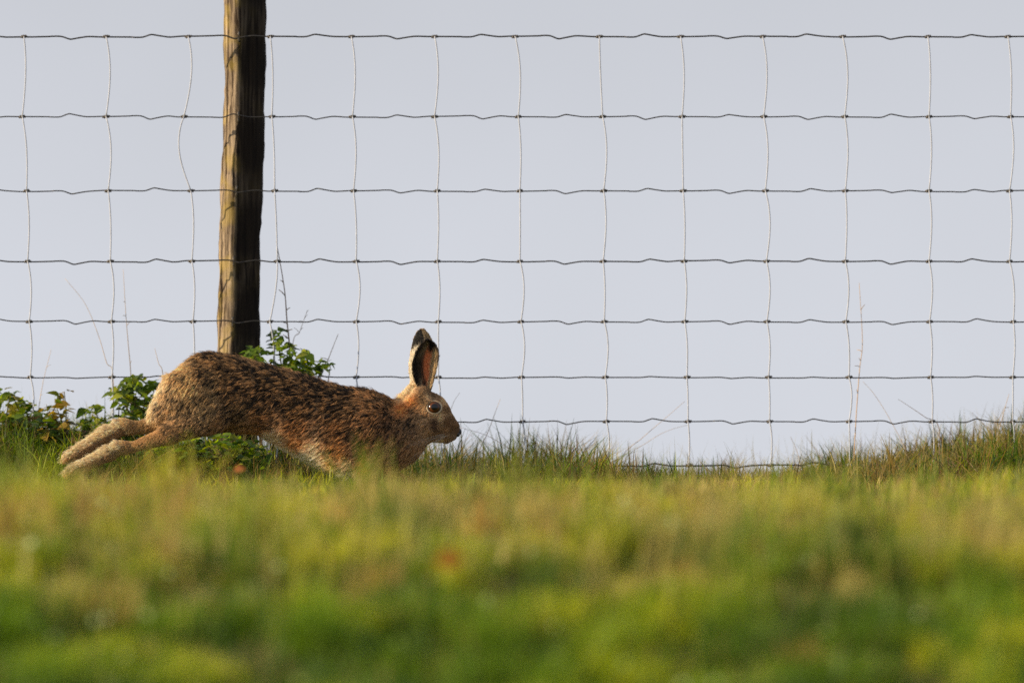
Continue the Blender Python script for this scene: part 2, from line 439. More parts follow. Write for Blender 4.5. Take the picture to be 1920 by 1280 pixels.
def fence():
    root = empty("wire_fence", (0, YF, 0))
    tag(root, "square mesh wire stock fence strung across the whole view", "fence")
    cols = [[c - 154 * k for c in COLS[0]] for k in (2, 1)] + COLS + [[c + 154 * k for c in COLS[-1]] for k in (1, 2)]
    for r, py in enumerate(ROWS):
        pts = []
        for k in range(len(cols)):
            x0 = cols[k][r]; yk = py + rng.normal(0, .6)
            pts += [(x0 - 12, yk + 0.3), (x0, yk), (x0 + 12, yk + 0.3)]
            if k + 1 < len(cols):
                d = cols[k + 1][r] - x0; s = (1 if k % 2 == 1 else -1) * ROWPH[r]
                m = x0 + d * (0.56 + rng.normal(0, .012)); a = rng.uniform(3.4, 5.4)
                pts += [(x0 + d * .3, yk + 0.5 * s), (m - 34, yk + 1.0 * s), (m - 18, yk + .7 * s), (m - 5, yk - s * a * .8), (m, yk - s * a), (m + 6, yk - s * a * .8), (m + 20, yk - .25 * s * a), (m + 34, yk + .5 * s)]
        p3 = np.array([px(a, b, YF) for a, b in pts]); p3[:, 1] += rng.normal(0, .0006, len(p3))
        P = spline(p3, len(p3) * 4)
        b = MB(); b.tube(P, 0.00125 if r not in (0, 7) else 0.0014, 6)
        b.build("line_wire", M_LINE, root)
    for k, c in enumerate(cols):
        b = MB()
        seen = 2 <= k < 2 + len(COLS)
        for r in range(7):
            a0, a1 = px(c[r], ROWS[r], YF), px(c[r + 1], ROWS[r + 1], YF)
            bow = rng.normal(4.5, 2.2) * (ROWS[r + 1] - ROWS[r]) / 130
            if k == 2 + 2 and r == 1: bow = -15
            t = np.linspace(0, 1, 15)
            sx = np.sin(np.pi * t ** .85) * bow
            P = a0[None] * (1 - t)[:, None] + a1[None] * t[:, None]
            P[:, 0] += sx * YF / KF; P[:, 1] -= .003
            b.tube(P, 0.0012, 6)
        def knot(mb, r):
            q = px(c[r], ROWS[r], YF)
            t = np.linspace(0, 1, 26); an = t * 7.0 * np.pi + k
            R = .0023 * np.sin(np.pi * (t * .86 + .07)) ** .5
            hel = np.stack([q[0] + (t - .5) * .0115, q[1] + np.sin(an) * R, q[2] + np.cos(an) * R + (t - .5) * .001], -1)
            mb.tube(hel, 0.0015, 6)
        for r in range(8):
            if not (seen and (r < 7 or 3 < k < 12)): knot(b, r)
        o = b.build("stay_wire", M_STAY, root)
        for r in range(8):
            if seen and (r < 7 or 3 < k < 12):
                kn = MB(); knot(kn, r); kn.build("wire_knot", M_KNOT, o)
fence()

def post():
    Yp = YF + 0.052
    m, nt, o = new_mat("weathered_split_wood")
    p = nt.nodes.new("ShaderNodeBsdfPrincipled"); p.inputs["Roughness"].default_value = 0.9; p.inputs["Specular IOR Level"].default_value = 0.15
    g = nt.nodes.new("ShaderNodeNewGeometry")
    mp = nt.nodes.new("ShaderNodeMapping"); mp.inputs["Scale"].default_value = (150, 150, 7)
    nt.links.new(g.outputs["Position"], mp.inputs[0])
    n1 = nt.nodes.new("ShaderNodeTexNoise"); n1.inputs["Scale"].default_value = 1; n1.inputs["Detail"].default_value = 8; n1.inputs["Roughness"].default_value = .65
    nt.links.new(mp.outputs[0], n1.inputs["Vector"])
    n2 = nt.nodes.new("ShaderNodeTexNoise"); n2.inputs["Scale"].default_value = 28; n2.inputs["Detail"].default_value = 6
    nt.links.new(g.outputs["Position"], n2.inputs["Vector"])
    at = nt.nodes.new("ShaderNodeAttribute"); at.attribute_name = "col"     # bark side against split face, lit and shaded tone put into the colour
    spx = nt.nodes.new("ShaderNodeSeparateColor"); nt.links.new(at.outputs["Color"], spx.inputs[0])
    r1 = nt.nodes.new("ShaderNodeValToRGB"); e = r1.color_ramp.elements
    e[0].position = .42; e[0].color = (.035, .022, .013, 1); e[1].position = .63; e[1].color = (.40, .31, .21, 1)
    nt.links.new(n1.outputs["Fac"], r1.inputs[0])
    r2 = nt.nodes.new("ShaderNodeValToRGB"); e = r2.color_ramp.elements
    e[0].position = .48; e[0].color = (0, 0, 0, 1); e[1].position = .66; e[1].color = (.45, .45, .45, 1)
    nt.links.new(n2.outputs["Fac"], r2.inputs[0])
    lich = ramp_mix(nt, r2.outputs[0], r1.outputs[0], (.34, .25, .055))
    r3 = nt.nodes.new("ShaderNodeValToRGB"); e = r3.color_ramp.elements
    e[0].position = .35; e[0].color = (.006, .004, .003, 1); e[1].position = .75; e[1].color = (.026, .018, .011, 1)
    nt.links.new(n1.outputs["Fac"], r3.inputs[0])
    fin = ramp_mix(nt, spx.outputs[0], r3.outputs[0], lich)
    nt.links.new(fin, p.inputs["Base Color"])
    bp = nt.nodes.new("ShaderNodeBump"); bp.inputs["Strength"].default_value = .8; bp.inputs["Distance"].default_value = .004
    nt.links.new(n1.outputs["Fac"], bp.inputs["Height"]); nt.links.new(bp.outputs[0], p.inputs["Normal"])
    nt.links.new(p.outputs[0], o.inputs[0])
    root = empty("fence_post", px(446, 925, Yp))
    tag(root, "weathered wooden post with mossy left side and split face coloured as in shade", "post")
    # section (unit px): rounded sapwood on the left, split face turned to the right front
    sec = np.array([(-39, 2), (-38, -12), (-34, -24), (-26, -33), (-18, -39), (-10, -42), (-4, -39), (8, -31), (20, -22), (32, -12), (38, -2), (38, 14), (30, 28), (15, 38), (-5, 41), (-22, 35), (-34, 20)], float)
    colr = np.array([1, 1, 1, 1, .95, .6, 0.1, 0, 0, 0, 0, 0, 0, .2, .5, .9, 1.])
    rows = np.linspace(-150, 950, 90)
    S = Yp / KF
    V, C = [], []
    for py in rows:
        cx = np.interp(py, [-150, 0, 300, 480, 660, 950], [461, 459, 457, 449, 446, 443]) + 1.2 * math.sin(py * .013)
        wv = 1 + .02 * math.sin(py * .02 + 1)
        s = sec * wv
        s = s + np.stack([1.5 * np.sin(py * .05 + np.arange(len(sec)) * 1.9), 1.2 * np.cos(py * .037 + np.arange(len(sec)) * 2.3)], -1) + rng.normal(0, .45, s.shape)
        V.append(np.stack([(cx + s[:, 0] - 960) * S, Yp + s[:, 1] * S, np.full(len(s), ZC + (640 - py) * S)], -1))
        C.append(np.repeat(np.clip(colr + .12 * math.sin(py * .04), 0, 1)[:, None], 3, 1))
    n, k = len(rows), len(sec)
    V = np.array(V); C = np.array(C)
    V = np.concatenate([V.reshape(-1, 3), V[0].mean(0)[None] + [0, 0, .006], V[-1].mean(0)[None]])
    C = np.concatenate([C.reshape(-1, 3), np.ones((2, 3)) * .5])
    i = np.arange(n - 1)[:, None] * k; j = np.arange(k)[None]; j2 = (j + 1) % k
    Q = np.stack([i + j, i + k + j, i + k + j2, i + j2], -1).reshape(-1, 4)
    jj = np.arange(k); jn = (jj + 1) % k
    T = np.vstack([np.stack([np.full(k, n * k), jj, jn], -1), np.stack([np.full(k, n * k + 1), (n - 1) * k + jn, (n - 1) * k + jj], -1)])
    mesh_obj("timber", V, [Q, T], m, root, C, smooth=False)
    for r in range(5):
        cx = np.interp(ROWS[r], [0, 300, 480, 660], [459, 457, 449, 446]) - 11
        c = px(cx, ROWS[r], YF)
        zz = .008
        b = MB()
        b.tube(np.array([c + [.001, .022, zz], c + [0, -.001, zz], c + [0, -.0045, zz * .55], c + [0, -.0045, -zz * .55], c + [0, -.001, -zz], c + [.001, .022, -zz]]), .0016, 6)
        b.build("staple", M_KNOT, root)
post()

# ------------------------------------------------------------------ leafy plants and stalks at the fence
def leaf_into(b, p, d, up, L, W, col):
    """one folded, pointed, slightly toothed leaf"""
    d = d / np.linalg.norm(d); s = np.cross(d, up); s /= np.linalg.norm(s) + 1e-9; n = np.cross(s, d)
    ts = np.array([0, .18, .4, .62, .82, 1.0]); ws = np.array([.06, .78, 1.0, .8, .42, 0.02]) * (1 + rng.normal(0, .06, 6))
    V = []
    for t, w in zip(ts, ws):
        c = p + d * L * t - n * L * .28 * t * t
        V += [c - s * W * w / 2 + n * W * .16 * w, c, c + s * W * w / 2 + n * W * .16 * w]
    i = np.arange(5)[:, None] * 3; j = np.arange(2)[None]
    Q = np.stack([i + j, i + j + 1, i + 3 + j + 1, i + 3 + j], -1).reshape(-1, 4)
    b.add(np.array(V), Q, None, col)

def plant(name, label, cat, blobs, Y, n_leaf, size, pal, group=None, rootpx=None):
    Y -= .15
    """blobs: photograph ellipses (cx, cy, rx, ry) the leaves fill"""
    x0 = blobs[0][0] if rootpx is None else rootpx
    g = px(x0, 900, Y); g[2] = float(zt(g[0], Y))
    root = empty(name, g)
    tag(root, label, cat, group)
    st, lf = MB(), MB()
    area = np.array([a[2] * a[3] for a in blobs], float); area /= area.sum()
    S = Y / KF
    for (cx, cy, rx, ry), ar in zip(blobs, area):
        n = max(5, int(n_leaf * ar * 2.3))
        k = max(2, n // 9)
        for q in range(k):
            an = rng.uniform(0, 6.283); rr = math.sqrt(rng.random()) * .8
            top = px(cx + rx * rr * math.cos(an), cy + ry * rr * math.sin(an), Y + rng.normal(0, .035))
            bs = g + [rng.normal(0, .012) + (cx - x0) * S * .5, rng.normal(0, .02), -.01]
            mid = (top + bs) / 2 + [rng.normal(0, .012), rng.normal(0, .012), .012]
            P = spline([bs, mid, top], 9)
            st.tube(P, np.linspace(.0018, .0008, 9), 5, np.array([.07, .06, .02]))
        for q in range(n):
            an = rng.uniform(0, 6.283); rr = rng.random() ** .45
            c = px(cx + rx * rr * math.cos(an), cy + ry * rr * math.sin(an), Y + rng.normal(0, .05))
            fa = rng.uniform(0, 6.283)
            d = np.array([math.cos(fa), math.sin(fa), rng.normal(.05, .35)])
            up = np.array([rng.normal(0, .45), rng.normal(-.1, .45), 1.0])
            L = size * rng.uniform(.5, 1.3)
            base = pal[rng.integers(0, len(pal))] * rng.uniform(.7, 1.25)
            leaf_into(lf, c, d, up, L, L * rng.uniform(.5, .75), base)
    st.build("stem", M_STALK, root)
    lf.build("leaves", M_LEAF, root)
    return root

A_ = np.array
NET = [A_([.11, .17, .02]), A_([.17, .24, .025]), A_([.30, .33, .035]), A_([.05, .09, .016])]
YEL = [A_([.25, .22, .035]), A_([.3, .2, .03]), A_([.14, .16, .03]), A_([.36, .24, .04])]
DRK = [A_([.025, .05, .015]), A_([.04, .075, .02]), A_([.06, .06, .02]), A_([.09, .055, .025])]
MIX = NET + [YEL[0]]
GP = "leafy weeds growing along the fence"
plant("leafy_weed", "bushy green weed behind the rump of the hare", "weed", [(256, 742, 44, 40), (262, 795, 40, 46), (238, 735, 22, 24)], 20.08, 120, .024, NET + [A_([.14, .2, .04])], GP)
plant("leafy_weed", "small rounded green weed above the raised far hind foot of the hare", "weed", [(180, 778, 27, 20), (178, 820, 30, 36)], 20.02, 60, .021, NET, GP)
plant("leafy_weed", "thin weed with a yellowed curling top leaf left of the hind feet", "weed", [(117, 737, 11, 9), (105, 770, 24, 16), (100, 800, 30, 26)], 20.05, 46, .02, YEL + [NET[1]], GP)
plant("leafy_weed", "dark leafy weed cut by the left edge of the photo", "weed", [(22, 772, 42, 34), (10, 738, 20, 10), (40, 800, 44, 34)], 20.1, 90, .023, MIX, GP)
plant("leafy_weed", "green bramble sprig in front of the foot of the wooden post", "weed", [(474, 664, 19, 14), (478, 690, 16, 16)], 20.03, 44, .02, [A_([.16, .24, .05]), A_([.11, .19, .03]), NET[1]], GP, 490)
plant("leafy_weed", "spreading bramble over the back of the hare right of the post", "weed", [(545, 672, 36, 24), (515, 628, 12, 12), (524, 645, 9, 10), (570, 694, 40, 16), (608, 686, 18, 10), (540, 706, 46, 24)], 20.06, 130, .021, NET, GP)
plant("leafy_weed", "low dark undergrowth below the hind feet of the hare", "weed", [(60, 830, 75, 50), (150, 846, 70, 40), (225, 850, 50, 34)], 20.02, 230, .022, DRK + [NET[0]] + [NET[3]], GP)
plant("leafy_weed", "low green weeds seen under the belly of the hare", "weed", [(395, 836, 66, 26), (320, 862, 80, 26), (455, 858, 60, 32)], 19.78, 240, .019, NET + [A_([.1, .19, .03])], GP)

def stalk(label, pts, w, col, Y=20.1, twigs=0, group="dry stalks standing along the fence"):
    Y -= .15
    p3 = np.array([px(a, b, Y) for a, b in pts])
    base = p3[0].copy(); base[2] = float(zt(base[0], Y)) - .005
    p3 = np.vstack([base, p3]) if p3[0, 2] > base[2] + .01 else p3
    root = empty("dry_stalk", base)
    tag(root, label, "stalk", group)
    P = spline(p3, 24)
    b = MB(); b.tube(P, np.linspace(w, w * .4, 24) * .8, 6, col)
    b.build("stem", M_STALK, root)
    if twigs:
        for k in range(twigs):
            t = MB()
            q = P[int(rng.integers(6, 23))]
            an = rng.uniform(0, 6.28); L = rng.uniform(.006, .016)
            e = q + np.array([math.cos(an) * L, math.sin(an) * L, L * rng.uniform(.1, .8)])
            t.tube(np.array([q, (q + e) / 2 + [0, 0, .001], e]), [w * .5, w * .4, w * .3], 5, np.asarray(col) * .8)
            t.build("twig", M_STALK, root)
W1 = A_([.62, .52, .42]); W2 = A_([.34, .26, .2]); W3 = A_([.62, .45, .26])
stalk("tall dark twiggy stalk rising beside the right edge of the post", [(546, 700), (538, 600), (533, 540), (518, 452)], .0021, W2, 20.08, 14)
stalk("upright stalk between the bushy weed and the second wire stay", [(246, 720), (240, 640), (236, 590), (231, 505)], .0013, W1, 20.1, 4)
stalk("kinked pale stalk leaning left above the hind feet", [(212, 705), (200, 680), (185, 630), (160, 570), (122, 522)], .0011, W1, 20.12)
stalk("short bent stalk just left of the rump of the hare", [(306, 712), (297, 680), (290, 652)], .0012, W1, 20.1)
stalk("tallest straw stalk in the right part of the photo", [(1602, 850), (1606, 770), (1612, 690), (1617, 640), (1611, 530)], .0014, W3, 20.1, 6)
stalk("straw stalk leaning right from the tallest straw stalk", [(1700, 850), (1668, 785), (1640, 740), (1618, 715)], .0009, W1, 20.12)
stalk("short dark twig crossing a wire knot at the right bank", [(1760, 800), (1735, 782), (1710, 765), (1684, 748)], .0010, W2, 20.07)
stalk("thin stalk at the right edge leaning right", [(1868, 830), (1880, 780), (1892, 738)], .0013, W1, 20.1, 3)
stalk("short stalk at the right edge leaning left", [(1862, 815), (1845, 795), (1822, 773)], .0010, W2, 20.13)
stalk("longer of the two slanting stalks in the low gap of the bank", [(1166, 858), (1205, 820), (1240, 790), (1284, 752)], .0010, W1, 20.1)
stalk("lower of the two slanting stalks in the low gap of the bank", [(1172, 862), (1215, 828), (1250, 808), (1290, 796)], .0008, W1, 20.14)
stalk("stalk leaning right just ahead of the nose of the hare", [(898, 850), (915, 810), (926, 780), (938, 748)], .0011, W1, 20.1)
stalk("long thin stem sweeping down from the nose of the hare", [(978, 862), (950, 838), (910, 815), (862, 801)], .0008, W2, 20.02)
stalk("pale bent stalk behind the forehead of the hare", [(820, 850), (838, 792), (850, 755), (862, 736)], .0009, W1, 20.15)
stalk("stalk leaning right past the end of the bramble", [(600, 715), (616, 672), (634, 626)], .0015, W1, 20.12, 3)
stalk("short fine stalk beside the tall twiggy stalk", [(548, 660), (562, 622), (576, 582)], .0011, W1, 20.13, 6)
stalk("short stalk standing alone in the gap right of centre", [(1500, 870), (1492, 840), (1482, 818)], .0010, W1, 20.1)
stalk("thin stalk beside the leftmost wire stay", [(70, 790), (80, 720), (96, 655)], .0011, W1, 20.14, 3)

def fallen_leaf(label, x, y, Y, L, col):
    c = px(x, y, Y)
    b = MB(); leaf_into(b, c - np.array([L * .5, 0, 0]), np.array([1, -.25, .15]), np.array([.1, -.9, .45]), L, L * .75, np.array(col))
    st = MB(); st.tube(spline([c - [L * .5, 0, 0], c - [L * .62, 0, .012], c - [L * .7, -.01, .04]], 8), .0009, 5, np.array(col) * .6)
    root = empty("fallen_leaf", c)
    tag(root, label, "leaf", "orange leaves lying in the grass")
    b.build("blade", M_LEAF, root); st.build("stem", M_STALK, root)
fallen_leaf("blurred orange leaf lying in the grass below the chest of the hare", 846, 1050, 13.3, .034, (.40, .15, .03))
fallen_leaf("small orange leaf in the grass under the belly of the hare", 450, 880, 17.6, .018, (.5, .17, .06))

# ------------------------------------------------------------------ the hare
S_H = YH / KF
def hp(x, y, dy=0.0):
    """photograph pixel on the hare's plane; dy in photograph pixels away from the camera"""
    return np.array([(x - 960) * S_H, YH + dy * S_H, ZC + (640 - y) * S_H])

def hare():
    # -- implicit body, in photograph pixels: X right, D depth, Z = -y
    vx = 2.1
    x0, x1, d0, d1, y0, y1 = 100, 876, -84, 84, 628, 946
    xs = np.arange(x0, x1, vx, dtype=np.float32); ds = np.arange(d0, d1, vx, dtype=np.float32); ys = np.arange(y0, y1, vx, dtype=np.float32)
    X, D, Y = np.meshgrid(xs, ds, ys, indexing='ij')
    F = np.full(X.shape, 60, np.float32)
    def smin(f, g, k):
        h = np.clip(.5 + .5 * (f - g) / k, 0, 1)
        return f * (1 - h) + g * h - k * h * (1 - h)
    def cone(a, b, ra, rb, k, flat=1.0):
        nonlocal F
        a = np.array(a, float); b = np.array(b, float); ba = b - a; L = (ba ** 2).sum()
        pad = max(ra, rb) + 40
        lo = np.minimum(a, b) - pad; hi = np.maximum(a, b) + pad
        sx = slice(max(0, int((lo[0] - x0) / vx)), int((hi[0] - x0) / vx) + 1); sd = slice(max(0, int((lo[1] - d0) / vx)), int((hi[1] - d0) / vx) + 1); sy = slice(max(0, int((lo[2] - y0) / vx)), int((hi[2] - y0) / vx) + 1)
        px_, pd_, py_ = X[sx, sd, sy] - a[0], D[sx, sd, sy] - a[1], Y[sx, sd, sy] - a[2]
        h = np.clip((px_ * ba[0] + pd_ * ba[1] + py_ * ba[2]) / L, 0, 1)
        d = np.sqrt((px_ - ba[0] * h) ** 2 + ((pd_ - ba[1] * h) / flat) ** 2 + (py_ - ba[2] * h) ** 2) - (ra + (rb - ra) * h)
        F[sx, sd, sy] = smin(F[sx, sd, sy], d.astype(np.float32), k)
    # trunk: (x, top, bottom, half width)
    T = np.array([(280, 779, 787, 5), (288, 765, 797, 16), (300, 744, 803, 32), (315, 722, 808, 42), (332, 699, 812, 50), (350, 680, 814, 55), (372, 667, 814, 59), (395, 664, 810, 61), (440, 671, 806, 62),
                  (485, 684, 811, 61), (535, 696, 838, 62), (580, 711, 863, 64), (615, 722, 880, 66), (650, 730, 893, 66), (690, 735, 896, 60), (722, 745, 892, 53), (748, 757, 879, 44), (770, 764, 864, 36), (790, 768, 845, 29), (806, 775, 824, 18), (816, 786, 812, 6)], float)
    tt = np.linspace(280, 816, 400); 
    tp, bt, hw = (np.interp(xs, T[:, 0], T[:, k]) for k in (1, 2, 3))
    ker = np.ones(9) / 9
    sm = lambda a: np.convolve(np.pad(a, 4, mode='edge'), ker, 'valid')
    tp, bt, hw = sm(tp), sm(bt), sm(hw)
    cz, hz = ((tp + bt) / 2)[:, None, None], ((bt - tp) / 2)[:, None, None]; hwv = hw[:, None, None]
    q = (np.abs((Y - cz) / hz) ** 2.15 + np.abs(D / hwv) ** 2.15) ** (1 / 2.15)
    tr = (q - 1) * np.minimum(hz, hwv)
    out = np.maximum(280 - X, X - 816); tr = np.where(out > 0, np.maximum(tr, 0) + out, tr)
    F = np.minimum(F, tr.astype(np.float32))
    # near hind leg
    cone((360, -38, 738), (390, -46, 776), 50, 32, 15, .6)
    cone((400, -46, 778), (318, -46, 813), 28, 18, 18, .75)
    cone((318, -46, 814), (244, -44, 840), 16.5, 8.5, 9, .8)
    cone((250, -44, 838), (226, -44, 838), 7, 8.5, 7, .8)
    cone((232, -44, 841), (206, -44, 851), 9.5, 11, 8, .9)
    cone((206, -44, 851), (136, -43, 885), 11.5, 8, 8, .9)
    cone((240, -44, 836), (224, -44, 837), 7, 7, 9)
    # far hind leg
    cone((360, 38, 738), (390, 46, 774), 50, 32, 15, .6)
    cone((392, 44, 772), (300, 46, 796), 25, 17, 20, .75)
    cone((300, 46, 797), (244, 44, 803), 15, 11, 9, .8)
    cone((250, 44, 801), (226, 44, 798), 9, 10, 7, .8)
    cone((232, 44, 803), (200, 44, 816), 12, 13.5, 8, .9)
    cone((200, 44, 816), (130, 43, 860), 13.5, 9.5, 8, .9)
    cone((240, 44, 798), (224, 44, 797), 7, 7, 9)
    for sgn, zz in ((-1, 886), (1, 860)):           # toes
        for k, (dx, dd) in enumerate(((-6, -7), (-10, -2.5), (-9, 2.5), (-5, 7))):
            bx = 136 if sgn < 0 else 128
            cone((bx + 6, sgn * 43.5 + dd * .8, zz - 2), (bx + dx, sgn * 43.5 + dd, zz + 5), 5, 3.8, 4)
    # tail pressed down along the rump
    cone((322, 0, 716), (292, 0, 768), 13, 9, 8)
    # fore legs, reaching forward and down into the grass
    for sgn, e, w_, p_ in ((-1, (690, 893), (732, 914), (772, 924)), (1, (712, 884), (760, 904), (806, 917))):
        cone((690, sgn * 42, 800), (e[0], sgn * 38, e[1]), 40, 17, 15, .6)
        cone((e[0], sgn * 36, e[1]), (w_[0], sgn * 28, w_[1]), 14, 9, 9)
        cone((w_[0], sgn * 28, w_[1]), (p_[0], sgn * 26, p_[1]), 9, 8, 6)
        for dd in (-5, -1.5, 2, 5):
            cone((p_[0] - 4, sgn * 26 + dd, p_[1] + 1), (p_[0] + 7, sgn * 26 + dd * 1.2, p_[1] + 3), 4, 3.2, 3)
    cone((748, 14, 770), (772, 15, 732), 15, 9, 12)      # nape running up into the ears
    cone((760, -6, 772), (784, -12, 742), 14, 10, 12)
    # head
    cone((786, 0, 786), (806, 0, 776), 33, 36, 16, .78)
    cone((806, 0, 776), (840, 0, 804), 34, 20.5, 14, .74)
    cone((838, 0, 799), (847, 0, 807), 18.5, 13.5, 10, .8)
    cone((800, 0, 804), (836, 0, 820), 22, 9.5, 10, .7)
    for sgn in (-1, 1):
        cone((798, sgn * 15, 798), (812, sgn * 15, 800), 14, 12, 12, .8)         # cheek
        cone((838, sgn * 8, 812), (848, sgn * 6, 815), 8, 6, 6)                  # whisker pad
        cone((806, sgn * 21, 756), (820, sgn * 22, 757), 6, 5, 8)                # brow
        cone((796, sgn * 13, 748), (792, sgn * 14, 736), 15, 12, 12, .8)         # ear base
    # -- surface nets
    ins = F < 0
    nx, nd, ny = F.shape
    cs = np.zeros((nx - 1, nd - 1, ny - 1), np.uint8)
    for a in (0, 1):
        for b in (0, 1):
            for c in (0, 1):
                cs += ins[a:nx - 1 + a, b:nd - 1 + b, c:ny - 1 + c]
    act = (cs > 0) & (cs < 8)
    idx = np.full(act.shape, -1, np.int64); ia = np.argwhere(act); idx[act] = np.arange(len(ia))
    acc = np.zeros((len(ia), 3)); cnt = np.zeros(len(ia))
    corners = [(a, b, c) for a in (0, 1) for b in (0, 1) for c in (0, 1)]
    for p in corners:
        for ax in range(3):
            if p[ax] == 1: continue
            r = list(p); r[ax] = 1
            f0 = F[ia[:, 0] + p[0], ia[:, 1] + p[1], ia[:, 2] + p[2]]; f1 = F[ia[:, 0] + r[0], ia[:, 1] + r[1], ia[:, 2] + r[2]]
            cr = (f0 < 0) != (f1 < 0)
            t = np.where(cr, f0 / np.where(cr, f0 - f1, 1), 0)
            pos = np.tile(np.array(p, float), (len(ia), 1)); pos[:, ax] += t
            acc += pos * cr[:, None]; cnt += cr
    V = (ia + acc / cnt[:, None]) * vx + np.array([x0, d0, y0])
    quads = []
    for ax in range(3):
        o1, o2 = [(1, 2), (2, 0), (0, 1)][ax]
        s0 = [slice(1, -1)] * 3; s1 = [slice(1, -1)] * 3
        s0[ax] = slice(0, F.shape[ax] - 1); s1[ax] = slice(1, F.shape[ax])
        A, B = ins[tuple(s0)], ins[tuple(s1)]
        e = np.argwhere(A != B)
        e_full = e + np.array([0 if k == ax else 1 for k in range(3)])
        fl = A[tuple(e.T)]
        def ci(d1, d2):
            q = e_full.copy(); q[:, o1] -= d1; q[:, o2] -= d2
            return idx[q[:, 0], q[:, 1], q[:, 2]]
        qd = np.stack([ci(1, 1), ci(0, 1), ci(0, 0), ci(1, 0)], -1)
        qd[~fl] = qd[~fl][:, ::-1]
        quads.append(qd)
    Q = np.vstack(quads)
    # light smoothing
    ed = np.vstack([Q[:, [0, 1]], Q[:, [1, 2]], Q[:, [2, 3]], Q[:, [3, 0]]])
    for _ in range(4):
        s = np.zeros_like(V); n = np.zeros(len(V))
        np.add.at(s, ed[:, 0], V[ed[:, 1]]); np.add.at(n, ed[:, 0], 1); np.add.at(s, ed[:, 1], V[ed[:, 0]]); np.add.at(n, ed[:, 1], 1)
        V = V * .5 + .5 * s / n[:, None]
    # handedness: (X, D, -Y) flips orientation of the quads
    Q = Q[:, ::-1]
    # -- fur map: photograph control points -> direction, length, colours
    BK = (.035, .022, .014)
